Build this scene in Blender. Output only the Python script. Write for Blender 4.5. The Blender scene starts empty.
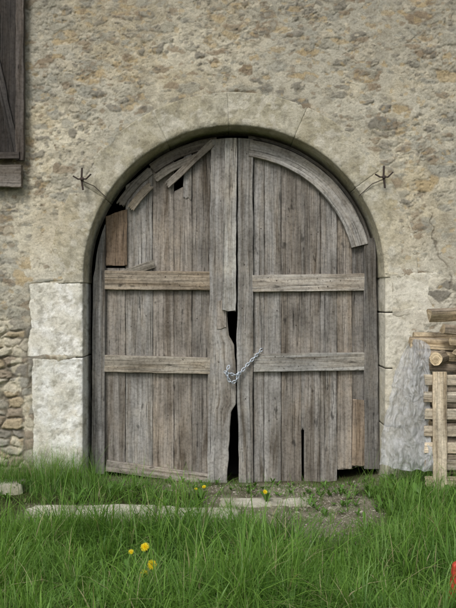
import bpy, math, random
import numpy as np
random.seed(7); rng=np.random.default_rng(7)
C=bpy.context.scene
# ---------------------------------------------------------------- helpers
def P(px,py,y=0.0):
    s=(7+y)/700.0
    return ((px-228)*s, y, 1.84-(py-304)*s)
def h2(ix,iy,s):
    n=(ix.astype(np.int64)*374761393+iy.astype(np.int64)*668265263+s*974634777)&0xffffffff
    n=((n^(n>>13))*1274126177)&0xffffffff
    n=n^(n>>16)
    return (n&0xffffff)/float(0xffffff)
def vn(x,y,s=0):
    x=np.asarray(x,float);y=np.asarray(y,float)
    ix=np.floor(x);iy=np.floor(y);fx=x-ix;fy=y-iy
    fx=fx*fx*(3-2*fx);fy=fy*fy*(3-2*fy)
    a=h2(ix,iy,s);b=h2(ix+1,iy,s);c=h2(ix,iy+1,s);d=h2(ix+1,iy+1,s)
    return (a*(1-fx)+b*fx)*(1-fy)+(c*(1-fx)+d*fx)*fy
def fbm(x,y,o=4,s=0,g=0.5):
    x=np.asarray(x,float);y=np.asarray(y,float)
    t=0;a=1;n=0
    for i in range(o):
        t=t+a*vn(x*2**i+i*17.3,y*2**i+i*9.1,s+i);n+=a;a*=g
    return t/n
def sst(a,b,x):
    t=np.clip((x-a)/(b-a),0,1);return t*t*(3-2*t)
def voro(x,y,s):
    ix=np.floor(x);iy=np.floor(y)
    f1=np.full(x.shape,9.);f2=np.full(x.shape,9.);idv=np.zeros(x.shape);id2=np.zeros(x.shape)
    for dx in(-1,0,1):
        for dy in(-1,0,1):
            cx=ix+dx;cy=iy+dy
            qx=cx+.1+.8*h2(cx,cy,s);qy=cy+.1+.8*h2(cx,cy,s+1)
            d=np.hypot(x-qx,y-qy)
            n=d<f1
            f2=np.where(n,f1,np.minimum(f2,d))
            idv=np.where(n,h2(cx,cy,s+2),idv);id2=np.where(n,h2(cx,cy,s+3),id2)
            f1=np.where(n,d,f1)
    return f1,f2,idv,id2
def mk(name,V,F,mat,parent=None,attrs=None,smooth=False):
    me=bpy.data.meshes.new(name)
    if isinstance(F,np.ndarray):
        V=np.asarray(V,np.float32);k=F.shape[1]
        me.vertices.add(len(V));me.vertices.foreach_set('co',V.ravel())
        me.loops.add(F.size);me.loops.foreach_set('vertex_index',F.astype(np.int32).ravel())
        me.polygons.add(len(F));me.polygons.foreach_set('loop_start',np.arange(0,F.size,k,dtype=np.int32))
        me.update(calc_edges=True)
    else:
        me.from_pydata([tuple(map(float,v)) for v in V],[],F)
    if smooth: me.polygons.foreach_set('use_smooth',np.ones(len(me.polygons),bool))
    for k,(t,d) in (attrs or {}).items():
        a=me.attributes.new(k,t,'POINT')
        d=np.asarray(d,np.float32)
        if t=='FLOAT_COLOR':
            if d.ndim==1: d=np.tile(d,(len(me.vertices),1))
            if d.shape[1]==3: d=np.hstack([d,np.ones((len(d),1),np.float32)])
            a.data.foreach_set('color',d.ravel())
        elif t=='FLOAT_VECTOR': a.data.foreach_set('vector',d.ravel())
        else: a.data.foreach_set('value',d.ravel())
    me.validate();me.update()
    o=bpy.data.objects.new(name,me);C.collection.objects.link(o)
    if mat: me.materials.append(mat)
    if parent: o.parent=parent
    return o
def empty(name):
    o=bpy.data.objects.new(name,None);C.collection.objects.link(o);o.empty_display_size=.2;return o
def gridfaces(nr,nc):
    i=np.arange(nr-1)[:,None]*nc+np.arange(nc-1)[None,:]
    return np.stack([i,i+1,i+nc+1,i+nc],-1).reshape(-1,4)
# ---------------------------------------------------------------- materials
class NT:
    def __init__(s,name):
        s.m=bpy.data.materials.new(name);s.m.use_nodes=True;s.t=s.m.node_tree
        s.b=s.t.nodes['Principled BSDF'];s.out=s.t.nodes['Material Output']
    def n(s,t,**k):
        x=s.t.nodes.new(t)
        for a,v in k.items(): setattr(x,a,v)
        return x
    def l(s,a,b): s.t.links.new(a,b)
    def attr(s,n): return s.n('ShaderNodeAttribute',attribute_name=n)
    def noise(s,vec,scale,det=5,rough=.6,dist=0,mapscale=None):
        if mapscale:
            mp=s.n('ShaderNodeMapping');mp.inputs['Scale'].default_value=mapscale
            s.l(vec,mp.inputs['Vector']);vec=mp.outputs[0]
        x=s.n('ShaderNodeTexNoise');s.l(vec,x.inputs['Vector'])
        x.inputs['Scale'].default_value=scale;x.inputs['Detail'].default_value=det
        x.inputs['Roughness'].default_value=rough;x.inputs['Distortion'].default_value=dist
        return x.outputs['Fac']
    def ramp(s,f,pts):
        x=s.n('ShaderNodeValToRGB');e=x.color_ramp.elements
        while len(e)<len(pts): e.new(.5)
        for k,(p,c) in enumerate(pts):
            e[k].position=p;e[k].color=(c,c,c,1) if not hasattr(c,'__len__') else (*c,1)
        s.l(f,x.inputs['Fac']);return x.outputs['Color']
    def mix(s,a,b,f=1.0,mode='MULTIPLY'):
        x=s.n('ShaderNodeMix',data_type='RGBA',blend_type=mode)
        for v,i in((f,0),(a,6),(b,7)):
            if hasattr(v,'is_linked') or isinstance(v,bpy.types.NodeSocket): s.l(v,x.inputs[i])
            else: x.inputs[i].default_value=v if i==0 else (*v,1)
        return x.outputs[2]
    def bump(s,hs,dist,strength=1,prev=None):
        x=s.n('ShaderNodeBump');x.inputs['Strength'].default_value=strength;x.inputs['Distance'].default_value=dist
        s.l(hs,x.inputs['Height'])
        if prev: s.l(prev,x.inputs['Normal'])
        return x.outputs[0]
def masonry(name,fine=1.0):
    m=NT(name);g=m.n('ShaderNodeNewGeometry').outputs['Position']
    col=m.attr('Col').outputs['Color']
    n1=m.noise(g,9,8,.7);n2=m.noise(g,48,8,.8);n3=m.noise(g,230,3,.6);n4=m.noise(g,21,6,.75,.4)
    c=m.mix(col,m.ramp(n1,[(.3,(.80,.78,.75)),(.5,(1,1,1)),(.7,(1.16,1.15,1.12))]))
    c=m.mix(c,m.ramp(n2,[(.3,(.50,.47,.42)),(.42,(.92,.91,.89)),(.5,(1.03,1.03,1.03)),(.7,(1.22,1.22,1.22))]))
    c=m.mix(c,m.ramp(n4,[(.30,(.62,.58,.50)),(.40,(.98,.98,.97)),(.62,(1.03,1.03,1.03)),(.72,(1.15,1.15,1.15))]))
    c=m.mix(c,m.ramp(n3,[(.3,.80),(.7,1.14)]))
    m.l(c,m.b.inputs['Base Color']);m.b.inputs['Roughness'].default_value=.95
    m.b.inputs['Specular IOR Level'].default_value=.15
    b=m.bump(n2,.012*fine);b=m.bump(n3,.003*fine,1,b);m.l(b,m.b.inputs['Normal'])
    return m.m
M_wall=masonry('lime_plaster_rubble');M_stone=masonry('dressed_limestone',.7)
def wood(name,crack=1.0):
    m=NT(name);g=m.attr('gc').outputs['Vector'];t=m.attr('Col').outputs['Color']
    pos=m.n('ShaderNodeNewGeometry').outputs['Position']
    a=m.noise(g,1,7,.65,.6,(22,.8,22));b=m.noise(g,1,5,.7,.3,(150,3.0,150));c_=m.noise(g,1,4,.55,.8,(38,.55,38))
    d=m.noise(pos,2.6,6,.65);e=m.noise(pos,35,4,.7);f=m.noise(g,1,5,.7,.5,(11,.9,11))
    kn=m.noise(g,1,2,.5,.2,(14,5.5,14))
    c=m.mix(t,m.ramp(a,[(.28,(.55,.53,.50)),(.5,(.98,.97,.96)),(.72,(1.32,1.31,1.30))]))
    c=m.mix(c,m.ramp(b,[(.3,(.60,.59,.57)),(.5,(1,1,1)),(.7,(1.25,1.25,1.25))]))
    c=m.mix(c,m.ramp(f,[(.32,(.46,.41,.35)),(.45,(.92,.89,.85)),(.55,(1.0,1.0,1.0)),(.68,(1.30,1.31,1.33))]))
    c=m.mix(c,m.ramp(d,[(.3,(.60,.59,.58)),(.5,(1,1,1)),(.70,(1.32,1.28,1.22))]))
    c=m.mix(c,m.ramp(e,[(.32,(.66,.65,.64)),(.55,(1.06,1.06,1.06))]))
    c=m.mix(c,m.ramp(kn,[(.68,1),(.74,.45),(.80,.3)]),crack)
    ck=m.ramp(c_,[(.0,1),(.325,1),(.340,.16),(.355,1),(.63,1),(.641,.22),(.652,1)])
    c=m.mix(c,ck,crack)
    m.l(c,m.b.inputs['Base Color']);m.b.inputs['Roughness'].default_value=.88
    m.b.inputs['Specular IOR Level'].default_value=.2
    bb=m.bump(a,.008);bb=m.bump(b,.0035,1,bb);bb=m.bump(ck,.005,1,bb);m.l(bb,m.b.inputs['Normal'])
    return m.m
M_wood=wood('weathered_oak');M_wood2=wood('pale_pallet_wood',.4)
def simple(name,col,rough=.6,metal=0,nz=40,amt=.4):
    m=NT(name);g=m.n('ShaderNodeNewGeometry').outputs['Position'];n=m.noise(g,nz,5,.7)
    c=m.mix(col,m.ramp(n,[(.3,1-amt),(.7,1+amt)]));m.l(c,m.b.inputs['Base Color'])
    m.b.inputs['Roughness'].default_value=rough;m.b.inputs['Metallic'].default_value=metal
    m.l(m.bump(n,.002),m.b.inputs['Normal']);return m.m
M_rust=simple('rusty_iron',(.05,.035,.028),.8,.3,90)
M_steel=simple('galvanised_steel',(.45,.50,.56),.4,.7,120,.2)
M_red=simple('red_paint',(.40,.045,.02),.65,0,40,.5)
M_dark=simple('dark_interior',(.05,.045,.04),.95)
M_tile=simple('roof_tile',(.22,.10,.06),.9,0,6)
def leafmat(name,trans=.38,rough=.45):
    m=NT(name);col=m.attr('Col').outputs['Color']
    m.l(col,m.b.inputs['Base Color']);m.b.inputs['Roughness'].default_value=rough
    m.b.inputs['Specular IOR Level'].default_value=.35
    tr=m.n('ShaderNodeBsdfTranslucent');m.l(m.mix(col,(1.15,1.25,.6)),tr.inputs['Color'])
    mx=m.n('ShaderNodeMixShader');mx.inputs[0].default_value=trans
    m.l(m.b.outputs[0],mx.inputs[1]);m.l(tr.outputs[0],mx.inputs[2]);m.l(mx.outputs[0],m.out.inputs['Surface'])
    return m.m
M_leaf=leafmat('grass_leaf')
m=NT('earth');g=m.n('ShaderNodeNewGeometry').outputs['Position']
n1=m.noise(g,3,8,.7);n2=m.noise(g,40,6,.75);n3=m.noise(g,160,4,.7)
c=m.mix(m.attr('Col').outputs['Color'],m.ramp(n1,[(.3,(.7,.68,.64)),(.7,(1.3,1.28,1.22))]))
c=m.mix(c,m.ramp(n2,[(.3,.6),(.7,1.35)]));c=m.mix(c,m.ramp(n3,[(.3,.7),(.7,1.3)]))
m.l(c,m.b.inputs['Base Color']);m.b.inputs['Roughness'].default_value=.97
m.b.inputs['Specular IOR Level'].default_value=.1
m.l(m.bump(n3,.006,1,m.bump(n2,.018)),m.b.inputs['Normal']);M_earth=m.m
m=NT('plastic_film');g=m.n('ShaderNodeNewGeometry').outputs['Position'];n=m.noise(g,12,5,.65,1.6,(1,1,.6))
m.b.inputs['Base Color'].default_value=(.60,.61,.62,1);m.b.inputs['Roughness'].default_value=.25
m.l(m.bump(n,.03),m.b.inputs['Normal'])
tr=m.n('ShaderNodeBsdfTranslucent');tr.inputs['Color'].default_value=(.62,.64,.66,1)
tp=m.n('ShaderNodeBsdfTransparent')
a=m.n('ShaderNodeMixShader');a.inputs[0].default_value=.3;m.l(m.b.outputs[0],a.inputs[1]);m.l(tr.outputs[0],a.inputs[2])
b=m.n('ShaderNodeMixShader')
m.l(m.ramp(n,[(.35,.55),(.6,.2)]),b.inputs[0]);m.l(a.outputs[0],b.inputs[1]);m.l(tp.outputs[0],b.inputs[2])
m.l(b.outputs[0],m.out.inputs['Surface']);M_film=m.m
# ---------------------------------------------------------------- wall
CX,CZ,R=0.06,2.12,1.51
T=0.29
wall=empty('stone_barn_wall')
LB=[(-2.01,1.31,-1.455,2.055),(-1.965,0.02,-1.455,1.30)]
RB=[(1.575,1.76,2.12,2.155),(1.575,1.20,1.90,1.75),(1.575,0.62,2.0,1.19),(1.575,.02,1.93,.61)]
def dressed(X,Z):
    rr=np.hypot(X-CX,Z-CZ);ang=np.degrees(np.arctan2(Z-CZ,X-CX))
    Tl=T-.13*sst(60,10,np.abs(ang))-.10*sst(125,165,np.abs(ang))
    D=np.where(Z>CZ-.06,rr-(R+Tl),9.)
    for (a,b,c,d) in LB: D=np.minimum(D,np.maximum(np.maximum(a-X,X-c),np.maximum(b-Z,Z-d)))
    for (a,b,c,d) in RB: D=np.minimum(D,np.maximum(np.maximum(a-X,X-c+.07),np.maximum(b-Z,Z-d))+.03)
    return D
def blend(a,b,t): return a*(1-t[...,None])+b*t[...,None]
def col3(*c): return np.array(c,float)
pale=col3(.66,.61,.475);tan=col3(.56,.49,.345);grey=col3(.49,.468,.39);dk=col3(.29,.262,.195)
def wallbase(X,Z):
    PX=228+100*X;PY=488-100*Z
    big=fbm(X*1.1,Z*1.1,4,11);patch=fbm(X*2.3+5,Z*2.3,5,14,.6)
    col=blend(pale+0*X[...,None],tan+0*X[...,None],sst(.36,.62,patch))
    col=blend(col,grey,sst(.44,.62,big)*.75)
    col=blend(col,dk,sst(.54,.74,fbm(X*7,Z*9,5,15,.65))*.6)
    col=blend(col,dk*.9,sst(.58,.72,fbm(X*2.6+9,Z*1.6,5,18,.62))*.4)
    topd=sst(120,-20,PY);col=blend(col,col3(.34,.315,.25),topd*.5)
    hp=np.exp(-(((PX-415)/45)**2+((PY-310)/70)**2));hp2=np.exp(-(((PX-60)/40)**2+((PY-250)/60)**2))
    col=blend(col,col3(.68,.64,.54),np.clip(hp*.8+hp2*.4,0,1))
    return col,big,patch,topd,hp,hp2
fx=np.arange(-3.0,3.0,.009);fz=np.arange(-.3,5.15,.009)
xs=np.concatenate([np.arange(-9,-3,.12),fx,np.arange(3.0,9.01,.12)]);zs=np.concatenate([fz,np.arange(5.15,6.6,.1)])
X,Z=np.meshgrid(xs,zs)
PX=228+100*X;PY=488-100*Z
wx=X+.07*(fbm(X*5,Z*5,3,3)-.5)+.035*(fbm(X*18,Z*18,3,5)-.5);wz=Z+.06*(fbm(X*5,Z*5,3,4)-.5)+.035*(fbm(X*18,Z*18,3,6)-.5)
mid=fbm(X*4,Z*4,4,12);fine=fbm(X*24,Z*24,4,13,.6)
col,big,patch,topd,hp,hp2=wallbase(X,Z)
rough=.35+.65*sst(.4,.62,fbm(X*1.9,Z*1.9,3,17))
rel=(big-.5)*.03+(mid-.5)*.030+((fine-.5)*.014-.008*sst(.6,.75,fbm(X*40,Z*40,3,16)))*rough
rub=sst(48,26,PX+12*(mid-.5)*4)*sst(300,335,PY+90*(patch-.5))
rub=np.clip(np.maximum(rub,sst(-60,-160,PX)*.6)*sst(.35,.5,fbm(X*5,Z*5,4,63)+.22),0,1)
prob=.20+.30*sst(.42,.62,fbm(X*1.7,Z*1.7,3,21))+.15*topd
prob=prob*(1-.85*np.clip(hp+hp2,0,1))
stc=np.array([(.45,.355,.21),(.36,.35,.295),(.28,.22,.15),(.54,.49,.38),(.38,.36,.29),(.22,.205,.17)])
def layer(sx,sz,seed,pr,k,amp):
    global col,rel
    f1,f2,i1,i2=voro(wx/sx,wz/sz,seed)
    e=f2-f1
    shape=sst(.72,.54,f1+.45*(mid-.5)+.25*(fine-.5))
    mk_=sst(.08,.22,e+.35*(fine-.5))*(i1<pr)*shape
    cc=stc[(i2*5.99).astype(int)]*(.8+.4*fine)[...,None]
    col=blend(col,cc,np.clip(mk_*k*(.6+.65*mid),0,1))
    halo=(i1<pr)*sst(.02,.12,e)*(1-mk_)*sst(.82,.6,f1)
    rel=rel+mk_*amp*(i2-.4)-halo*.004
    col=blend(col,col3(.27,.24,.18),halo*.33)
layer(.30,.13,31,prob*.9,.9,.013)
layer(.15,.075,41,prob*.9,.8,.009)
layer(.055,.035,51,prob*.9+.05,.7,.006)
f1,f2,i1,i2=voro(wx/.17,wz/.10,61);e=f2-f1
rc=stc[(i2*5.99).astype(int)]*(.75+.6*fine)[...,None];rc=blend(rc,col3(.36,.335,.29),np.full(X.shape,.35))
rc=blend(rc,col3(.22,.195,.15),1-sst(.04,.2,e+.2*(fine-.5)))
rc=blend(rc,pale*.85,sst(.55,.62,fbm(X*8,Z*8,4,64)))
col=blend(col,rc,rub)
rel=rel+rub*(.030*sst(0,.35,e)*(.5+i1)-.025)
def crack(pts,w,dep):
    global rel,col
    jx=PX+9*(fbm(X*9,Z*9,4,71)-.5)*2;jy=PY+9*(fbm(X*9,Z*9,4,72)-.5)*2
    D=np.full(X.shape,99.)
    for (a,b),(c,d) in zip(pts[:-1],pts[1:]):
        t=np.clip(((jx-a)*(c-a)+(jy-b)*(d-b))/((c-a)**2+(d-b)**2),0,1)
        D=np.minimum(D,np.hypot(jx-a-t*(c-a),jy-b-t*(d-b)))
    k=sst(w,w*.3,D)*sst(.35,.5,fbm(X*6,Z*6,2,73));rel=rel-dep*k;col=blend(col,col3(.2,.17,.13),k*.6)
crack([(418,185),(430,215),(438,255),(456,290)],1.3,.010)
low=sst(425,490,PY+20*(mid-.5));col=blend(col,col3(.26,.26,.18),low*.55)
D=dressed(X,Z)+.18*(fbm(X*3.0,Z*3.0,5,81,.58)-.5)+.02*(fine-.5)
jb=np.where(((X<-1.4)|(X>1.57))&(Z<2.1),1.,0.)
mo=sst(-.05,.03,D)
Y=(.05)*(1-mo)+(.003-.007*jb)*mo-rel*(.10+.90*sst(0,.2,D))*mo
V=np.stack([X,Y,Z],-1).reshape(-1,3)
F=gridfaces(*X.shape)
cxm=V[F].mean(1);rr=np.hypot(cxm[:,0]-CX,cxm[:,2]-CZ)
hole=((cxm[:,2]>CZ)&(rr<R+.07))|((cxm[:,2]<=CZ)&(abs(cxm[:,0]-CX)<R+.07))
F=F[~hole]
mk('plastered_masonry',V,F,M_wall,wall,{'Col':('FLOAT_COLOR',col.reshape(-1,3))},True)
def box(name,x0,x1,y0,y1,z0,z1,mat,parent):
    V=[(x,y,z) for x in(x0,x1) for y in(y0,y1) for z in(z0,z1)]
    F=[(0,1,3,2),(4,6,7,5),(0,4,5,1),(2,3,7,6),(0,2,6,4),(1,5,7,3)]
    return mk(name,V,F,mat,parent)
box('side_wall',-9.3,-8.95,.06,9,-.3,6.5,M_dark,wall);box('side_wall',8.95,9.3,.06,9,-.3,6.5,M_dark,wall)
box('back_wall',-9.3,9.3,9,9.3,-.3,6.5,M_dark,wall);box('loft_floor',-8.94,8.94,.25,8.99,4.3,4.45,M_dark,wall)
box('interior_floor',-8.94,8.94,.5,8.99,-.2,-.04,M_dark,wall)
def slab(name,pts,mat,parent):
    n=len(pts)//2;mk(name,pts,[tuple(range(n)),tuple(range(2*n-1,n-1,-1))]+[(i,i+n,(i+1)%n+n,(i+1)%n) for i in range(n)],mat,parent)
for s,(ya,za,yb,zb) in enumerate([(-.8,6.2,4.6,9.0),(10.2,6.2,4.6,9.0)]):
    slab('roof_slope',[(-9.8,ya,za),(9.8,ya,za),(9.8,yb,zb),(-9.8,yb,zb),(-9.8,ya,za+.15),(9.8,ya,za+.15),(9.8,yb,zb+.15),(-9.8,yb,zb+.15)],M_tile,wall)
# ---------------------------------------------------------------- dressed stones
arch=empty('stone_archway')
def stone(name,Fn,W,L,depth,seed,base,nu=None,nv=None,rough=.012,rnd=.018,blendw=0.0,vous=False):
    nu=nu or max(8,int(W/.012));nv=nv or max(8,int(L/.012))
    u=np.linspace(0,1,nu);v=np.linspace(0,1,nv);U,Vv=np.meshgrid(u,v)
    X,Z=Fn(U,Vv)
    nz=.022*(fbm(X*14,Z*14,3,seed+4)-.5)
    e1=(np.minimum(U+(9 if vous else 0),1-U))*W+nz;e2=np.minimum(Vv,1-Vv)*L+nz*.6
    rd=np.clip(1-e1/.04,0,1)**2*rnd+np.clip(1-e2/.012,0,1)**2*rnd*(.16 if vous else .45)
    pits=sst(.6,.75,fbm(X*45,Z*45,3,seed+9))*.005
    sh=100 if vous else seed
    y=(fbm(X*5,Z*5,4,sh+1)-.5)*rough*2+(fbm(X*30,Z*30,3,sh+2)-.5)*.009+rd+pits
    G=np.stack([X,y,Z],-1).reshape(-1,3);Fs=[gridfaces(nv,nu)[:,::-1]*1]
    idx=np.arange(nu*nv).reshape(nv,nu)
    loop=np.concatenate([idx[0,:],idx[1:,-1],idx[-1,-2::-1],idx[-2:0:-1,0]])
    n=len(loop);ring=G[loop];base_i=len(G);prev=loop
    rows=[G]
    for k,yy in enumerate(np.linspace(.035,depth,9)):
        r=ring.copy();r[:,1]=yy
        jit=(fbm(ring[:,0]*12+ring[:,2]*7,np.full(n,yy*14+seed),3,seed)-.5)*.008
        cx,cz=ring[:,0].mean(),ring[:,2].mean();d=np.stack([ring[:,0]-cx,ring[:,2]-cz],1);d/=np.linalg.norm(d,axis=1)[:,None]
        r[:,0]-=d[:,0]*(jit+.002);r[:,2]-=d[:,1]*(jit+.002)
        rows.append(r);cur=np.arange(base_i,base_i+n);base_i+=n
        Fs.append(np.stack([prev,np.roll(prev,-1),np.roll(cur,-1),cur],-1));prev=cur
    V=np.vstack(rows);F=np.vstack(Fs)
    X_,Y_,Z_=V[:,0],V[:,1],V[:,2]
    c=np.tile(np.array(base,float),(len(V),1))
    if blendw>0: c=blend(c,wallbase(X_,Z_)[0],np.full(len(V),blendw)*sst(.12,.0,Y_))
    a=sst(.4,.65,fbm(X_*5+Y_*5,Z_*5,5,sh+5,.6));c=blend(c,c*col3(.78,.76,.69),a*.8)
    a=sst(.54,.68,fbm(X_*16+Y_*9,Z_*16,4,sh+6,.65));c=blend(c,col3(.28,.26,.20),a*.55)
    a=sst(.58,.66,fbm(X_*11+3,Z_*11+Y_*9,4,sh+7));c=blend(c,col3(.64,.61,.52),a*.6)
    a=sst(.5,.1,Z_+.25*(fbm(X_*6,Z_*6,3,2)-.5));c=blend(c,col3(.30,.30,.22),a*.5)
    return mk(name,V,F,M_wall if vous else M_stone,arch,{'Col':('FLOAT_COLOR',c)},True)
angs=[182.5,149,116.5,92,66.5,36,-.5]
tones=[(.63,.585,.45),(.58,.54,.41),(.49,.465,.365),(.53,.50,.39),(.57,.53,.405),(.61,.57,.44)]
for k in range(6):
    a0,a1=math.radians(angs[k]),math.radians(angs[k+1]);g=-.0002
    T_=T+.04
    def Fn(U,Vv,a0=a0,a1=a1,T_=T_):
        r=R+(1-U)*T_;aa=(a0-g)+(a1-a0+2*g)*Vv
        return CX+r*np.cos(aa),CZ+r*np.sin(aa)
    stone('voussoir_%d'%k,Fn,T_,abs(a1-a0)*1.65,.45,100+k*13,tones[k],blendw=[.85,.65,.45,.45,.65,.85][k],vous=True,rnd=.015)
def rect(b):
    a,z0,c,z1=b
    return lambda U,Vv:(a+(c-a)*U,z1+(z0-z1)*Vv)
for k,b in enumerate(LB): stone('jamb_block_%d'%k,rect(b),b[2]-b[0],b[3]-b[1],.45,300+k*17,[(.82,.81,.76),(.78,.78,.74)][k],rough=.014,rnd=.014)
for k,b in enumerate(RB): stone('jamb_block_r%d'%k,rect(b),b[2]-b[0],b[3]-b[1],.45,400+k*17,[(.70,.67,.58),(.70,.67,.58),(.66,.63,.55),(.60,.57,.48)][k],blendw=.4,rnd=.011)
N=60;V=[];F=[]
for i in range(N+1):
    a=math.radians(184-188*i/N)
    for r in(R+.012,R+T-.02): V.append((CX+r*math.cos(a),.03,CZ+r*math.sin(a)))
F=[(2*i,2*i+1,2*i+3,2*i+2) for i in range(N)]
mk('joint_mortar',V,F,M_stone,arch,{'Col':('FLOAT_COLOR',(.35,.33,.26))})
# ---------------------------------------------------------------- boards
def board(parent,name,Fn,W,L,y0,t,col,seed,jag=(0,0),mat=None,edge=.004,nu=8,warp=.004):
    nv=max(4,int(L/.02));c=.004
    us=[0]+list(np.linspace(c/W,1-c/W,nu))+[1];dys=[c]+[0]*nu+[c]
    us=np.array(us+[1,0]);dys=np.array(dys+[t,t]);n=len(us)
    v=np.linspace(0,1,nv+1);r=random.Random(seed)
    U=np.tile(us,(nv+1,1));Vv=np.tile(v[:,None],(1,n))
    j0=np.array([r.random() for _ in us])*jag[0]/L;j1=np.array([r.random() for _ in us])*jag[1]/L
    j0[-2]=j0[-3];j0[-1]=j0[0];j1[-2]=j1[-3];j1[-1]=j1[0]
    Vj=j0[None,:]+(1-j0-j1)[None,:]*Vv
    ed=(fbm(Vj*L*7,np.full_like(Vj,seed*3.1),4,seed)-.5)*edge*2.4/W
    ed2=(fbm(Vj*L*7,np.full_like(Vj,seed*5.7),4,seed+5)-.5)*edge*2.4/W
    U2=U+ed*(U<.5)*(1-2*U)+ed2*(U>.5)*(2*U-1)
    X,Z=Fn(U2,Vj)
    tw=(fbm(Vj*L*1.3+seed,U*0,2,seed+9)-.5)*warp*2
    Y=y0+dys[None,:]+tw+(fbm(U*W*60,Vj*L*4,2,seed+2)-.5)*.004*(dys[None,:]<=c)
    V=np.stack([X,Y,Z],-1).reshape(-1,3)
    i=np.arange(nv)[:,None]*n+np.arange(n)[None,:];j=np.arange(nv)[:,None]*n+(np.arange(n)[None,:]+1)%n
    F=np.stack([i,j,j+n,i+n],-1).reshape(-1,4).tolist()
    F.append(list(range(n))[::-1]);F.append([nv*n+k for k in range(n)])
    gc=np.stack([U*W+seed*1.37,Vj*L+seed*2.71,np.tile(dys,(nv+1,1))+seed*.77],-1).reshape(-1,3)
    rr=random.Random(seed*7+1);f=rr.uniform(.76,1.14);wm=rr.uniform(-.03,.07)
    cc=(col[0]*f*(1+wm),col[1]*f,col[2]*f*(1-wm))
    return mk(name,V,F,mat or M_wood,parent,{'gc':('FLOAT_VECTOR',gc),'Col':('FLOAT_COLOR',cc)})
door=empty('wooden_barn_door')
G0=(.262,.254,.238);G1=(.312,.302,.282);G2=(.205,.198,.186);BR=(.25,.195,.145);TN=(.38,.345,.285);LG=(.385,.372,.34)
def sc(c,f): return tuple(x*f for x in c)
DCX,DCZ,DR=233.75,277,142.0
def archpy(px,Rr): 
    return DCZ-np.sqrt(np.maximum(Rr*Rr-(px-DCX)**2,0))
seed=[10]
def vb(x0,x1,bot,top,y,t,col,name='plank',jag=(0,0),slant=0,edge=.004,xt0=None,xt1=None,slb=0,redge=None,ledge=None):
    seed[0]+=1
    tp=(lambda px:archpy(px,DR-3)) if top is None else ((lambda px:archpy(px,top)) if isinstance(top,float) else (lambda px:top+slant*(px-x0)))
    a0=x0 if xt0 is None else xt0;a1=x1 if xt1 is None else xt1
    s=(7+y)/700
    def Fn(U,Vv):
        pb=x0+(x1-x0)*U;pt=a0+(a1-a0)*U
        tz=tp(pt);bz=bot+slb*(pb-x0)
        px=pb+(pt-pb)*Vv;py=bz+(tz-bz)*Vv
        if redge or ledge:
            l=x0+(a0-x0)*Vv;r_=x1+(a1-x1)*Vv
            if redge: r_=np.interp(py,[q[0] for q in redge],[q[1] for q in redge])
            if ledge: l=np.interp(py,[q[0] for q in ledge],[q[1] for q in ledge])
            px=l+(r_-l)*U
        return (px-228)*s,1.84-(py-304)*s
    L=abs(bot-float(np.mean(tp(np.array([a0,a1])*1.0))))*s
    return board(door,name,Fn,abs(x1-x0)*s,L,y,t,col,seed[0],jag,edge=edge)
def hb(x0,y0_,x1,y1_,w,y,t,col,name='rail',jag=(0,0),parent=None,mat=None,edge=.004):
    seed[0]+=1
    s=(7+y)/700;dx,dy=x1-x0,y1_-y0_;Lp=math.hypot(dx,dy);nx,ny=-dy/Lp,dx/Lp
    def Fn(U,Vv):
        px=x0+dx*Vv+nx*w*(.5-U);py=y0_+dy*Vv+ny*w*(.5-U)
        return (px-228)*s,1.84-(py-304)*s
    return board(parent or door,name,Fn,w*s,Lp*s,y,t,col,seed[0],jag,mat=mat,edge=edge)
def rib(a0,a1,r0,r1,y,t,col,name='arch_rib',jag=(0,0)):
    seed[0]+=1
    s=(7+y)/700;a0r,a1r=math.radians(a0),math.radians(a1)
    def Fn(U,Vv):
        a=a0r+(a1r-a0r)*Vv;rr=r0+(r1-r0)*U
        if a1<a0: rr=r1+(r0-r1)*U
        return (DCX+rr*np.cos(a)-228)*s,1.84-(DCZ-rr*np.sin(a)-304)*s
    return board(door,name,Fn,abs(r1-r0)*s,abs(a1r-a0r)*r1*s,y,t,col,seed[0],jag)
# left leaf
vb(91,104.5,474,None,.26,.06,G2,'outer_stile',xt0=93,xt1=105)
vb(105.3,125.2,472,268,.315,.03,sc(G0,1.05),jag=(.02,0))
vb(105.5,127,266,216,.285,.025,BR,'patch_board',jag=(.02,.01),slant=-.35)
vb(125.6,152.6,473,186,.315,.03,G1,slant=-.75)
vb(153,173.8,475,168,.318,.03,G0,slant=-.6,jag=(.01,.03))
vb(174.1,191.8,476,190,.312,.03,sc(G1,.95),slant=-.5,jag=(0,.05))
vb(183,191.5,200,None,.305,.025,sc(G1,.9),jag=(.05,.0),xt0=184)
vb(192.2,210.5,479,None,.316,.03,G0)
vb(207,226.5,489,None,.262,.045,sc(G1,.96),'meeting_stile',jag=(.03,0),xt0=211,xt1=228,edge=.009,
   redge=[(130,228),(308,228),(316,227),(328,228.5),(336,229.5),(345,234.8),(372,236),(404,235.6),(412,230.5),(440,229),(489,227)])
vb(222,235.8,312,None,.215,.04,sc(LG,.98),'cover_strip',xt0=225,xt1=237,jag=(.03,0),edge=.006)
vb(217,226,330,300,.25,.02,sc(G1,1.1),'splinter',jag=(.06,.02))
rib(148,128,131,139,.285,.04,G2,jag=(.04,0));rib(127,97,131,141,.285,.04,G2)
rib(147,131,120,128,.255,.03,sc(TN,.85),jag=(.03,.04));rib(129,106,122,129,.257,.03,sc(LG,.95),jag=(.04,.03))
hb(166,186,214,141,7,.25,.025,sc(LG,.9),'loose_batten',jag=(.04,.04))
hb(104.5,280,212,281,19,.262,.05,TN);hb(104,363.5,210,366,16.5,.262,.05,sc(TN,.95))
hb(114,277,156,263,8,.275,.02,sc(TN,.85),'brace_fragment',jag=(.02,.04))
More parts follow.
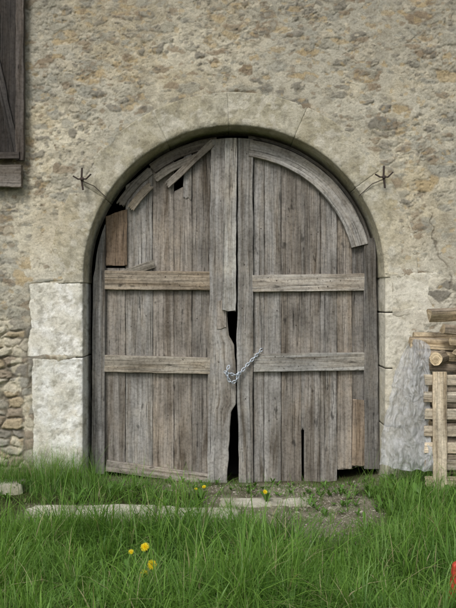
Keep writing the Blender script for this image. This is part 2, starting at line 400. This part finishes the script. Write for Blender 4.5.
hb(106,466,209,480,11,.268,.04,sc(G1,1.05),'bottom_rail',jag=(.0,.02))
# right leaf
vb(237.5,253,491,None,.26,.05,sc(G1,1.02),'meeting_stile',xt0=237.8,xt1=253,edge=.007,ledge=[(130,237.8),(300,237.5),(330,236.6),(400,236.8),(430,238.5),(491,239)])
rp=[(253.5,264,487),(264.4,281,489),(281.4,301.4,487),(304.2,320,487),(320.4,337,483),(337.4,352,470),(352.4,364,468)]
for k,(a,b,bt) in enumerate(rp):
    vb(a,b,bt,138.0,.312+.003*(k%3),.03,sc([G0,G1,sc(G0,.95),G2,G0,sc(G1,.94),G2][k],1),jag=(.03,0))
vb(301,304.6,432,138.0,.315,.028,G0,jag=(.08,0))
vb(364.5,380,469,238,.262,.05,sc(G2,.95),'outer_stile',xt0=364,xt1=375.5,edge=.006)
rib(83,14,121.5,138.5,.25,.05,sc(G1,.9))
rib(84,10,138.8,142,.30,.04,sc(G2,.8))
hb(252.5,283.5,364.5,282,17,.262,.05,sc(LG,.85));hb(253.5,363,365.5,361.5,18,.262,.05,sc(LG,.95))
vb(352,370.5,466,399,.27,.02,(.27,.235,.195),'patch_board',jag=(.02,.02),xt0=353)
V=[];F=[]
def nail(px,py,y,r=.006):
    if random.random()<.35: return
    r*=random.uniform(.6,1.1)
    x,_,z=P(px,py,y);b=len(V);V.append((x,y-.005,z))
    for k in range(7):
        a=k*2*math.pi/7;V.append((x+r*math.cos(a),y-.001,z+r*math.sin(a)))
    for k in range(7):F.append((b,b+1+(k+1)%7,b+1+k))
for px in(111,120,131,146,158,168,180,186,197,206):
    for py in(276,285,360,368,): nail(px+random.uniform(-3,3),py+random.uniform(-2,2),.262)
for px in(259,269,277,286,296,309,316,325,333,343,349,358):
    for py in(279,287,358,367): nail(px+random.uniform(-3,3),py+random.uniform(-2,2),.262)
    nail(px,318+random.uniform(-9,9),.31);nail(px+2,228+random.uniform(-12,12),.31);nail(px,425+random.uniform(-9,9),.31)
for px in(131,146,158,168,180,197): nail(px,225+random.uniform(-9,9),.313);nail(px,420+random.uniform(-9,9),.313);nail(px,318+random.uniform(-9,9),.313)
for py in range(150,480,23): nail(245+random.uniform(-3,3),py+random.uniform(-6,6),.26);nail(219+random.uniform(-3,3),py+5,.262)
for py in range(150,310,26): nail(230+random.uniform(-2,2),py,.215)
mk('nails',V,F,M_rust,door)
# ---------------------------------------------------------------- tubes / chain
def tube(name,pts,r,mat,parent=None,res=8,closed=False):
    cu=bpy.data.curves.new(name,'CURVE');cu.dimensions='3D';cu.bevel_depth=r;cu.bevel_resolution=3
    sp=cu.splines.new('POLY');sp.points.add(len(pts)-1)
    for q,p in zip(sp.points,pts): q.co=(*p,1)
    sp.use_cyclic_u=closed;cu.use_fill_caps=True
    o=bpy.data.objects.new(name,cu);C.collection.objects.link(o);cu.materials.append(mat)
    dg=bpy.context.evaluated_depsgraph_get();me=bpy.data.meshes.new_from_object(o.evaluated_get(dg))
    bpy.data.objects.remove(o);o=bpy.data.objects.new(name,me);C.collection.objects.link(o)
    if not me.materials: me.materials.append(mat)
    for p in me.polygons:p.use_smooth=True
    if parent:o.parent=parent
    return o
from mathutils import Vector,Matrix
chain=empty('door_chain')
def chainpath(ctrl,step=.034):
    pts=[Vector(p) for p in ctrl];out=[]
    for _ in range(3):
        q=[pts[0]]
        for a,b in zip(pts[:-1],pts[1:]): q+=[a.lerp(b,.25),a.lerp(b,.75)]
        q.append(pts[-1]);pts=q
    acc=0;out=[pts[0]]
    for a,b in zip(pts[:-1],pts[1:]):
        d=(b-a).length;t=step-acc
        while t<=d: out.append(a.lerp(b,t/d));t+=step
        acc=(acc+d)%step
    return out
def links(ctrl):
    pp=chainpath(ctrl)
    for i in range(len(pp)-1):
        a,b=pp[i],pp[i+1];c=(a+b)/2;d=(b-a).normalized()
        up=Vector((0,-1,0)) if i%2 else d.cross(Vector((0,-1,0))).normalized()
        if i%2: up=(up-d*up.dot(d)).normalized()
        up=(up+d.cross(up)*random.uniform(-.4,.4)).normalized()
        L=.025;W=.013;loop=[]
        for k in range(14):
            t=k*2*math.pi/14;loop.append(c+d*(L*math.cos(t))+up*(W*math.sin(t)))
        tube('link_%02d'%i,loop,.0045,M_steel,chain,closed=True)
links([P(262,349,.245),P(254,358,.235),P(246,366,.22),P(238,376,.205),P(231,374,.2),P(222,371,.235)])
links([P(229,366,.21),P(226,372,.2),P(230,384,.19),P(237,381,.19),P(239,370,.2)])
def lump(name,c,s,mat,parent=None,seed=0,sub=3,p=.5,nz=.12,colr=None):
    import bmesh
    bm=bmesh.new();bmesh.ops.create_icosphere(bm,subdivisions=sub,radius=1)
    co=np.array([v.co[:] for v in bm.verts]);F=[[v.index for v in f.verts] for f in bm.faces];bm.free()
    q=np.sign(co)*np.abs(co)**p;q/=np.maximum(1,np.abs(q).max(1))[:,None]
    q=q*(1+nz*(fbm(co[:,0]*2+seed+co[:,2],co[:,1]*2+co[:,2],3,seed)[:,None]-.5)*2)
    V=q*np.array(s)+np.array(c)
    at=None
    if colr is not None: 
        at={'Col':('FLOAT_COLOR',np.array(colr)*(.8+.4*fbm(V[:,0]*8,V[:,1]*8+V[:,2]*8,3,seed))[:,None])}
    return mk(name,V,F,mat,parent,at,True)
lump('hasp_ring',P(262,349,.25),(.012,.008,.012),M_rust,chain,1,2)
def hook(px,py,dirn):
    o=empty('iron_wall_hook')
    y=-.09
    a=P(px,py-11,y);b=P(px+1,py+11,y)
    tube('upright_pin',[a,P(px-.5,py,y),b],.010,M_rust,o)
    tube('shank',[P(px,py,.02),P(px,py+1,y)],.011,M_rust,o)
    tube('cross_bar',[P(px-9,py-3,y-.012),P(px-4,py,y-.014),P(px+4,py,y-.014),P(px+9,py-5,y-.012)],.008,M_rust,o)
    tube('joint_line_rod',[P(px,py+2,-.03),P(px+dirn*12,py+7,-.024),P(px+dirn*25,py+19,-.006)],.004,M_rust,o)  # added rod, stands in for the thin dark joint line by the hook
    lump('boss',P(px,py,y-.012),(.019,.012,.017),M_rust,o,2,2)
hook(82,179,1);hook(384,177,-1)
# ---------------------------------------------------------------- shutter top-left
sh=empty('wooden_window_shutter')
DKW=(.062,.058,.055)
def sb(x0,y0_,x1,y1_,w,y,t,c,n): hb(x0,y0_,x1,y1_,w,y,t,c,n,parent=sh,edge=.010)
sb(20,-40,19,160,8,-.11,.06,sc(DKW,1.6),'stile')
for k,x in enumerate((8,-9,-26,-43,-61)): sb(x,-40,x,158,16.4,-.08,.03,sc(DKW,[.6,.7,1,.9,1.1][k]),'plank')
sb(-70,175,21,176,22,-.12,.07,sc(G2,.9),'bottom_rail')
sb(-70,157,19,155,7,-.125,.03,sc(DKW,1.3),'ledge')
sb(-4,60,15,152,8,-.10,.02,sc(DKW,.9),'brace')
sb(-66,-40,-66,186,9,-.11,.06,DKW,'stile')
# ---------------------------------------------------------------- ground
def dirtmask(x,y):
    n=.30*(fbm(x*2.5,y*2.5,4,91)-.5)*2
    a=sst(.12,-.12,np.hypot((x-.78)/.58,(y+.75)/1.0)-1+n)
    a=np.maximum(a,sst(.1,-.1,np.maximum(np.abs(x-.35)-.6,np.abs(y+.42)-.24)+n*.3))
    b=sst(.1,-.1,np.maximum(np.abs(x+.80)-.98,np.abs(y+.90)-.20)+n*.30)
    c=sst(.1,-.1,np.maximum(np.abs(x-.05)-1.45,np.abs(y-.02)-.2)+n*.3)
    return np.clip(np.maximum(np.maximum(a,b*.9),c*.8),0,1)
def gh(x,y):
    return .05*(fbm(x*1.3,y*1.3,3,95)-.5)+.02*(fbm(x*6,y*6,3,96)-.5)+.07*sst(-.1,-1.2,x)*sst(-1.2,-.2,y)+.10*sst(1.0,1.7,x)*sst(-1.3,-.2,y)-.02
gx=np.concatenate([[-150,-80,-40,-20,-12,-8],np.arange(-5,5.01,.03),[8,12,20,40,80,150]]);gy=np.concatenate([[-150,-80,-40,-20,-12],np.arange(-8,.75,.03)])
X,Y=np.meshgrid(gx,gy);dm=dirtmask(X,Y)
Zg=gh(np.clip(X,-6,6),np.clip(Y,-9,1))
c=blend(col3(.085,.09,.04)+0*X[...,None],col3(.42,.385,.31)+0*X[...,None],dm)
c=blend(c,col3(.20,.18,.11),dm*sst(.48,.62,fbm(X*5,Y*5,4,97))*.55)
mk('ground',np.stack([X,Y,Zg],-1).reshape(-1,3),gridfaces(*X.shape),M_earth,None,{'Col':('FLOAT_COLOR',c.reshape(-1,3))},True)
paving=empty('stone_paving')
def flat(x,y,a,b,sd,h=.03,name='flagstone',kerb=False):
    n=36;k_=max(3,int(a/b));uu=np.linspace(-1,1,n*k_);vv=np.linspace(-1,1,n);U,Vv=np.meshgrid(uu,vv)
    X=x+U*a*(1+.12*(fbm(Vv*1.5,U*0,2,sd)-.5));Y=y+Vv*b*(1+.45*(fbm(U*a*5,Vv*0+(Vv>0)*3,3,sd+1)-.5))
    e=np.minimum((1-np.abs(U))*a,(1-np.abs(Vv))*b)+.02*(fbm(X*14,Y*14,3,sd+2)-.5)
    Z=(gh(X,Y*0+y) if kerb else gh(X*0+x,Y*0+y))+h-.09*sst(.025,-.003,e)+.014*(fbm(X*4,Y*4,3,sd+3)-.5)
    cc=blend(col3(.56,.54,.46)+0*X[...,None],col3(.40,.38,.31),sst(.4,.65,fbm(X*7,Y*7,4,sd+4)))
    cc=blend(cc,col3(.20,.20,.12),sst(.05,.0,e)*.6)
    if kerb:
        jt=np.zeros_like(X)
        for xx in (-1.32,-.62,-.18): jt=np.maximum(jt,sst(.014,.004,np.abs(X-xx-.03*(fbm(Y*9,Y*0,2,sd)-.5))))
        Z=Z-.03*jt;cc=blend(cc,col3(.12,.12,.07),jt)
    mk(name,np.stack([X,Y,Z],-1).reshape(-1,3),gridfaces(*X.shape),M_stone,paving,{'Col':('FLOAT_COLOR',cc.reshape(-1,3))},True)
flat(-.83,-.92,.93,.145,501,.07,'kerb_slab',True)
flat(.36,-.44,.46,.15,531,.012,'doorstep_slab');flat(-2.2,-.25,.26,.14,571,.08)
V=[];F=[];cc=[]
for i in range(9000):
    x=random.uniform(-1.9,1.9);y=random.uniform(-1.8,.2)
    if random.random()>float(dirtmask(np.array([x]),np.array([y]))[0]): continue
    z=float(gh(np.array([x]),np.array([y]))[0]);r=random.uniform(.002,.008)*(2.4 if random.random()<.03 else 1);b=len(V)
    for d in((1,0,0),(0,1,0),(-1,0,0),(0,-1,0),(0,0,.7),(0,0,-.7)):
        V.append((x+(d[0]+random.uniform(-.3,.3))*r*1.2,y+(d[1]+random.uniform(-.3,.3))*r,z+d[2]*r));
    t=random.uniform(.5,1.1);cc+=[(.46*t,.43*t,.36*t)]*6
    F+=[(b,b+1,b+4),(b+1,b+2,b+4),(b+2,b+3,b+4),(b+3,b,b+4),(b+1,b,b+5),(b+2,b+1,b+5),(b+3,b+2,b+5),(b,b+3,b+5)]
mk('gravel',V,F,M_stone,None,{'Col':('FLOAT_COLOR',cc)})
# ---------------------------------------------------------------- grass
def blades(n,xr,yr,dens,hf,wf,seed,seg=4,lean=.6):
    r=np.random.default_rng(seed)
    x=r.uniform(*xr,n);y=r.uniform(*yr,n)
    tc=.16;ix=np.floor(x/tc);iy=np.floor(y/tc);qx=(ix+h2(ix,iy,seed+50))*tc;qy=(iy+h2(ix,iy,seed+51))*tc
    pull=(r.random(n)<.55)*r.uniform(.2,.8,n);x=x+(qx-x)*pull;y=y+(qy-y)*pull
    tid=h2(ix,iy,seed+52)
    k=r.random(n)<dens(x,y);x=x[k];y=y[k];tid=tid[k];qx=qx[k];qy=qy[k];n=len(x)
    h=hf(x,y,r)*(.7+.8*tid);w=wf*r.uniform(.5,1.5,n);z=gh(x,y)-.01
    out=np.arctan2(y-qy,x-qx)
    az=np.where(r.random(n)<.6,out+r.normal(0,.5,n),r.uniform(0,2*np.pi,n));ln=lean*r.random(n)**.9*1.4+.08
    fa=az+r.normal(0,.6,n)+np.pi/2
    V=np.zeros((n,2*seg+1,3));cl=np.zeros((n,2*seg+1,3))
    hue=r.random(n);cb=fbm(x*2.2,y*2.2,3,seed+3)
    g1=np.array([.115,.24,.035]);g2=np.array([.23,.39,.075]);g3=np.array([.05,.135,.025]);dry=np.array([.42,.38,.22])
    base=g3+(g2-g3)*np.clip(hue*.55+(cb-.35)*1.0+(tid-.5)*.5,0,1)[:,None]
    base=base*.75+g1*.25
    dd=(r.random(n)<.05);base[dd]=dry
    for i in range(seg+1):
        t=i/seg
        dr=np.clip(ln-.55,0,1)
        hx=h*ln*t**1.8*np.cos(az);hy=h*ln*t**1.8*np.sin(az);hz=h*(t*(1-.25*ln*t)-dr*.9*t**3)
        hz=np.maximum(hz,.01*t)
        ww=w*(1-t)**.6*.5 if i else w*.35
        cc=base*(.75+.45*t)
        if i<seg:
            for s,j in((-1,2*i),(1,2*i+1)):
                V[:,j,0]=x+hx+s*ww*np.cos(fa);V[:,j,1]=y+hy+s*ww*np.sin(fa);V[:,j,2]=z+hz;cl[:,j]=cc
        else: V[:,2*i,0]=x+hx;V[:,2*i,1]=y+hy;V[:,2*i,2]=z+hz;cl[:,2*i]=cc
    b=np.arange(n)[:,None]*(2*seg+1)
    F=[]
    for i in range(seg-1):
        q=np.array([2*i,2*i+1,2*i+3,2*i+2]);F.append(b+q)
    tri=b+np.array([2*seg-2,2*seg-1,2*seg])
    Q=np.vstack(F)
    T1=np.vstack([Q[:,[0,1,2]],Q[:,[0,2,3]],tri])
    V=V.reshape(-1,3)
    V[:,1]=np.where((V[:,1]>-.03)&((V[:,0]<-1.45)|(V[:,0]>1.57)),-.03,V[:,1])
    return V,T1,cl.reshape(-1,3)
def dl(x,y):
    edge=-1.12+.18*(fbm(x*2.2,x*0,3,101)-.5)*2-.50*np.exp(-((x-.78)/.40)**2)+.40*np.exp(-((x-.06)/.13)**2)
    return sst(edge+.08,edge-.10,y)*(.5+.7*fbm(x*3,y*3,3,102))*(1-.75*dirtmask(x,y))
def hl(x,y,r):
    c=fbm(x*2.6,y*2.6,3,103)
    return (.09+.25*np.clip((c-.30)*1.9,0,1))*r.uniform(.45,1.3,len(x))*(.45+.65*sst(-1.1,-1.55,y))
def ds(x,y):
    L=sst(-.15,-.5,x+.3*(fbm(x*3,y*3,3,111)-.5))*sst(-.74,-.62,y)*(y<-.03)
    Rr=sst(1.05,1.30,x+.2*(y+.3)*1+.4*(fbm(x*3,y*3,3,112)-.5))*(y<-.03)*sst(-1.4,-1.2,y)
    return np.clip((L*(.35+.8*fbm(x*4,y*4,2,113))+Rr)*(1-.8*dirtmask(x,y)),0,1)
def hs(x,y,r):
    c=fbm(x*3.5,y*3.5,2,114)
    hgt=.07+.26*np.clip((c-.3)*1.9,0,1)+.14*sst(1.3,1.8,x)+.09*sst(-1.0,-1.5,x)*sst(-.4,-.1,y)
    return hgt*r.uniform(.4,1.3,len(x))*(.5+.5*sst(-.75,-.45,y)+.45*(x>0)*sst(-.5,-.75,y))
def dd_(x,y): return (.45*dirtmask(x,y)*(fbm(x*4,y*4,3,121)>.56)+.05*dirtmask(x,y)+.6*(np.abs(y-.12)<.10))*(y<.22)*(1-.92*(np.abs(y+.92)<.14)*(np.abs(x+.83)<.93))
def do(x,y): return ((np.abs(x)>2.3)|(y<-3.0))*1.0*(y<-.05)
parts=[blades(60000,(-2.35,2.35),(-3.1,-.6),dl,hl,.0055,1,lean=.85),
       blades(10000,(-2.35,2.35),(-3.1,-.6),dl,lambda x,y,r:hl(x,y,r)*1.25+.03,.010,8,lean=1.0),
       blades(19000,(-2.6,2.6),(-1.5,-.02),ds,hs,.0055,2,lean=.8),
       blades(11000,(-1.45,1.5),(-1.7,.25),dd_,lambda x,y,r:r.uniform(.03,.10,len(x)),.005,3,lean=.9),
       blades(2600,(-2.4,2.4),(-3,-.1),lambda x,y:np.clip(dl(x,y)+ds(x,y),0,1)*(fbm(x*3,y*3,2,131)>.45),lambda x,y,r:r.uniform(.22,.40,len(x)),.0045,4,lean=.6),
       blades(1400,(-2.3,-1.2),(-.35,-.04),lambda x,y:x*0+1,lambda x,y,r:r.uniform(.15,.36,len(x)),.004,6,lean=.5),
       blades(18000,(-5,5),(-6.3,-.05),do,lambda x,y,r:r.uniform(.08,.24,len(x)),.018,5)]
V=[];F=[];cl=[];o=0
for a,b,c in parts: V.append(a);F.append(b+o);cl.append(c);o+=len(a)
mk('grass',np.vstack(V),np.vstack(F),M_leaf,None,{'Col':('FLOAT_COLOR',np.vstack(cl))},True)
def leaf(V,F,cl,base,az,L,W,rise,col,r):
    n=5;b=len(V)
    for i in range(n+1):
        t=i/n;w=W*math.sin(math.pi*min(1,t*.92+.08))**.8*(1+.25*(i%2))
        d=L*t;zz=rise*math.sin(t*1.9)*L
        cx,cy=base[0]+d*math.cos(az),base[1]+d*math.sin(az)
        for s in(-1,0,1):
            V.append((cx-s*w*.5*math.sin(az),cy+s*w*.5*math.cos(az),base[2]+zz+abs(s)*w*.18));k=(.85 if s else 1.15);cl.append(tuple(q*k for q in col))
    for i in range(n):
        for j in(0,1):
            a=b+i*3+j;F.append((a,a+1,a+4,a+3))
V=[];F=[];cl=[];r=random.Random(5)
def rosette(x,y,n,L,W):
    z=float(gh(np.array([x]),np.array([y]))[0])
    for k in range(n):
        g=r.uniform(.75,1.35);leaf(V,F,cl,(x,y,z+.01),r.uniform(0,6.28),L*r.uniform(.6,1.1),W*r.uniform(.7,1.2),r.uniform(.3,1.1),(.11*g,.215*g,.045*g),r)
for i in range(330):
    x=r.uniform(-2.3,2.3);y=r.uniform(-2.9,-.06)
    X_=np.array([x]);Y_=np.array([y])
    if r.random()<float(np.clip(dl(X_,Y_)+ds(X_,Y_),0,1)[0]): rosette(x,y,r.randint(5,9),r.uniform(.06,.14),r.uniform(.014,.034))
for i in range(75): rosette(r.uniform(-1.4,1.45),r.uniform(-.3,.2),r.randint(4,7),r.uniform(.03,.07),.016)
for i in range(30): rosette(r.gauss(1.0,.2),r.uniform(-.9,-.15),r.randint(4,7),r.uniform(.03,.08),.02)
for i in range(12): rosette(r.uniform(1.35,2.3),r.uniform(-.9,-.55),r.randint(6,9),r.uniform(.12,.2),.035)
mk('weeds',V,F,M_leaf,None,{'Col':('FLOAT_COLOR',cl)},True)
def dandelion(px,py,y,hr,seed):
    r=random.Random(seed);hx,_,hz=P(px,py,y);gz=float(gh(np.array([hx]),np.array([y]))[0])
    bx=hx+r.uniform(-.04,.04)
    o=empty('dandelion')
    V=[];F=[];cl=[]
    n=7
    for i in range(n+1):
        t=i/n;x=bx+(hx-bx)*t**1.5;z=gz+(hz-gz)*t
        for k in range(5):
            a=k*2*math.pi/5;V.append((x+.0026*math.cos(a),y+.0026*math.sin(a),z));cl.append((.16,.25,.07))
    for i in range(n):
        for k in range(5): F.append((i*5+k,i*5+(k+1)%5,(i+1)*5+(k+1)%5,(i+1)*5+k))
    mk('stem',V,F,M_leaf,o,{'Col':('FLOAT_COLOR',cl)},True)
    V=[];F=[];cl=[]
    tilt=Matrix.Rotation(r.uniform(.5,1.0),3,'X')@Matrix.Rotation(r.uniform(-.4,.4),3,'Y')
    for ring,(nn,Lr,el) in enumerate([(22,1,.15),(20,.85,.45),(16,.6,.85),(10,.35,1.2)]):
        for k in range(nn):
            a=k*2*math.pi/nn+ring*.2+r.uniform(-.05,.05);L=hr*Lr*r.uniform(.9,1.1);w=hr*.16
            d=Vector((math.cos(a)*math.cos(el),math.sin(a)*math.cos(el),math.sin(el)));s=Vector((-math.sin(a),math.cos(a),0))
            b=len(V)
            for q in(Vector((0,0,0))-s*w*.3,s*w*.3,d*L+s*w*.5,d*L-s*w*.5):
                p=tilt@q;V.append((hx+p.x,y+p.y,hz+p.z));g=r.uniform(.85,1.05);cl.append((.85*g,.66*g-.08*(ring==3),.015))
            F.append((b,b+1,b+2,b+3))
    mk('flower_head',V,F,M_leaf,o,{'Col':('FLOAT_COLOR',cl)})
    V=[];F=[];cl=[]
    for k in range(7):
        g=r.uniform(.8,1.2);leaf(V,F,cl,(bx,y,gz+.01),r.uniform(0,6.28),r.uniform(.08,.14),.025,r.uniform(.4,1.1),(.09*g,.19*g,.035*g),r)
    mk('leaves',V,F,M_leaf,o,{'Col':('FLOAT_COLOR',cl)},True)
for k,(a,b,y,h) in enumerate([(145,547,-2.4,.029),(152,565,-2.5,.031),(144,574,-2.45,.028),(131,552,-2.3,.018),(204,487,-.5,.020),(265,492,-.45,.022),(446,592,-2.6,.02),(196,489,-.6,.015),(128,590,-2.5,.018)]): dandelion(a,b,y,h,k)
# ---------------------------------------------------------------- firewood pile, pallet, sheet
pile=empty('firewood_pile')
def log(p0,p1,rad,seed,split=False,name='log'):
    p0,p1=Vector(p0),Vector(p1);d=(p1-p0);L=d.length;d.normalize()
    up=Vector((0,0,1));s=d.cross(up).normalized();u=s.cross(d)
    r=random.Random(seed);rot=r.uniform(0,6.28);n=18;nv=10
    if split is not False and split is not True: rot=split;split=True
    prof=[]
    for k in range(n):
        a=k*2*math.pi/n
        rr=rad
        if split:
            rr=min(rad,.25*rad/max(1e-3,math.cos(a)) if math.cos(a)>0 else 9)
            rr=min(rr,.30*rad/max(1e-3,math.cos(a-2.0)) if math.cos(a-2.0)>0 else 9)
        prof.append((a+rot,rr*(1+r.uniform(-.05,.05))))
    V=[];gc=[];cl=[];bark=col3(.26,.22,.17);wd=col3(.58,.48,.33)*r.uniform(.8,1.1)
    sidec=[]
    for k in range(n): sidec.append(wd*.85 if (split and prof[k][1]<rad*.93) else bark)
    for i in range(nv+1):
        t=i/nv;c=p0+d*(L*t)
        for k,(a,rr) in enumerate(prof):
            q=rr*(1+.16*(float(vn(np.array(t*5+seed),np.array(k*.6)))-.5));p=c+s*(q*math.cos(a))+u*(q*math.sin(a))
            V.append(p);gc.append((a*rad+seed,L*t+seed*2.1,seed));cl.append(sidec[k]*r.uniform(.85,1.1))
    F=[(i*n+k,i*n+(k+1)%n,(i+1)*n+(k+1)%n,(i+1)*n+k) for i in range(nv) for k in range(n)]
    for end,i in((0,0),(1,nv)):
        b=len(V)
        for k in range(n): V.append(V[i*n+k].copy());gc.append((prof[k][0]*.01+seed,prof[k][1]*12,seed));cl.append(wd)
        V.append((p0 if not end else p1));gc.append((seed,0,seed));cl.append(wd*.7)
        for k in range(n):
            F.append((b+k,b+n,b+(k+1)%n) if not end else (b+k,b+(k+1)%n,b+n))
    mk(name,V,F,M_wood2,pile,{'gc':('FLOAT_VECTOR',gc),'Col':('FLOAT_COLOR',cl)})
k=0
for row in range(8):
    for colm in range(3):
        z=.16+row*.125;y=-.12-colm*.125+random.uniform(-.01,.01);x0=P(429,400,-.25)[0]+random.uniform(-.03,.05)
        for seg_ in range(2):
            k+=1;log((x0+seg_*.62,y,z+random.uniform(-.01,.01)),(x0+seg_*.62+.58,y+random.uniform(-.02,.02),z),.064,k,k%3==0)
def L_(a,b,ya,c,d,yb,r,sp=False):
    global k;k+=1;log(P(a,b,ya),P(c,d,yb),r,200+k,sp)
L_(429,318,-.34,505,314,-.22,.085,3.6)
L_(441,330,-.44,500,336,-.30,.070,True)
L_(410,345,-.30,505,350,-.32,.075,4.3)
L_(414,337,-.16,500,338,-.12,.055,True)
L_(436,359,-.50,452,354,-.08,.062)
L_(455,352,-.5,472,350,-.08,.07,True)
L_(474,355,-.5,484,350,-.08,.07)
L_(416,356,-.36,500,361,-.30,.06,4.0)
L_(424,366,-.34,500,368,-.28,.055,True)
L_(450,343,-.46,500,346,-.42,.045,3.9)
pal=empty('wooden_pallet')
PC=(.64,.57,.45)
for i,yy in enumerate((380,397,414,431,448,465,482)):
    hb(424,yy,530,yy+1,10.5,-.46,.022,sc((.56,.50,.40),[1,.9,1.05,.85,1,.9,.8][i]),'slat',parent=pal,mat=M_wood2,jag=(.02,.02))
for x in(440,482,524):
    hb(x,372,x+.5,490,14,-.49,.024,sc(PC,1.05),'post',parent=pal,mat=M_wood2)
for x in(440,482,524):
    hb(x,374,x+.5,488,9,-.435,.09,sc(PC,.7),'block',parent=pal,mat=M_wood2)
# plastic sheet
nu,nv=90,150;u=np.linspace(0,1,nu);v=np.linspace(0,1,nv);U,Vv=np.meshgrid(u,v)
lx=np.interp(v,[0,.12,.3,.6,.85,1],[404,399,393,386,381,378])[:,None];rx=np.interp(v,[0,.1,.3,.8,1],[430,430,428,431,434])[:,None]
PXs=lx+(rx-lx)*U+3.5*(fbm(U*2,Vv*8,4,141)-.5)*2
PYs=346+123*Vv+9*(fbm(U*3,U*0,3,142)-.5)*2*Vv-7*np.sin(U*3.1)*(1-Vv)
def ridge(a): return 1-np.abs(a-.5)*4
fold=ridge(fbm(U*3.5+Vv*1.2,Vv*2.4-U,3,143));fold2=ridge(fbm(U*6-Vv*3,Vv*7+U*3,3,144))
Yd=-.36-.06*Vv+.16*(1-U)**2-.055*fold-.024*fold2-.02*np.sin(U*13+Vv*2.5)*(1-.4*Vv)
s=(7+Yd)/700
mk('plastic_sheet',np.stack([(PXs-228)*s,Yd,1.84-(PYs-304)*s],-1).reshape(-1,3),gridfaces(nv,nu),M_film,None,None,True)
# red stake
st=empty('red_stake')
x,_,z=P(454,562,-2.7)
Vb=[];w=.017
for (dx,zz) in((-.035,-.05),(-.002,z-.012),(0,z)):
    q=w if zz<z-.001 else w*.7
    for a,b in((-q,-q),(q,-q),(q,q),(-q,q)): Vb.append((x+dx+a+.012,-2.7+b,zz+(a*.5 if zz>0 else 0)))
mk('stake_shaft',Vb,[(0,1,5,4),(1,2,6,5),(2,3,7,6),(3,0,4,7),(4,5,9,8),(5,6,10,9),(6,7,11,10),(7,4,8,11),(8,9,10,11),(3,2,1,0)],M_red,st)
# ---------------------------------------------------------------- light & camera
el=math.radians(46);d=Vector((-.40,-.92,0)).normalized();rot=math.atan2(d.x,d.y)
w=bpy.data.worlds.new("World");C.world=w;w.use_nodes=True;nt=w.node_tree
sk=nt.nodes.new('ShaderNodeTexSky');sk.sky_type='NISHITA';sk.sun_disc=False;sk.sun_elevation=el;sk.sun_rotation=rot%(2*math.pi)
sk.dust_density=3;sk.air_density=1
hs_=nt.nodes.new('ShaderNodeHueSaturation');hs_.inputs['Saturation'].default_value=.35
nt.links.new(sk.outputs[0],hs_.inputs['Color']);nt.links.new(hs_.outputs[0],nt.nodes['Background'].inputs[0])
nt.nodes['Background'].inputs[1].default_value=.15
sl_=bpy.data.lights.new('sun','SUN');sl_.energy=2.0;sl_.angle=math.radians(16);sl_.color=(1,.975,.94)
so=bpy.data.objects.new('sun',sl_);C.collection.objects.link(so)
sd=Vector((d.x*math.cos(el),d.y*math.cos(el),math.sin(el)));so.rotation_euler=sd.to_track_quat('Z','Y').to_euler();so.location=sd*20
cam=bpy.data.cameras.new('camera');co=bpy.data.objects.new('camera',cam);C.collection.objects.link(co)
co.location=(0,-7,1.84);co.rotation_euler=(math.pi/2,0,0);cam.sensor_fit='VERTICAL';cam.sensor_height=36;cam.lens=36*7/6.08
cam.clip_end=1000;C.camera=co
C.view_settings.view_transform='Standard';C.view_settings.look='None';C.view_settings.exposure=0
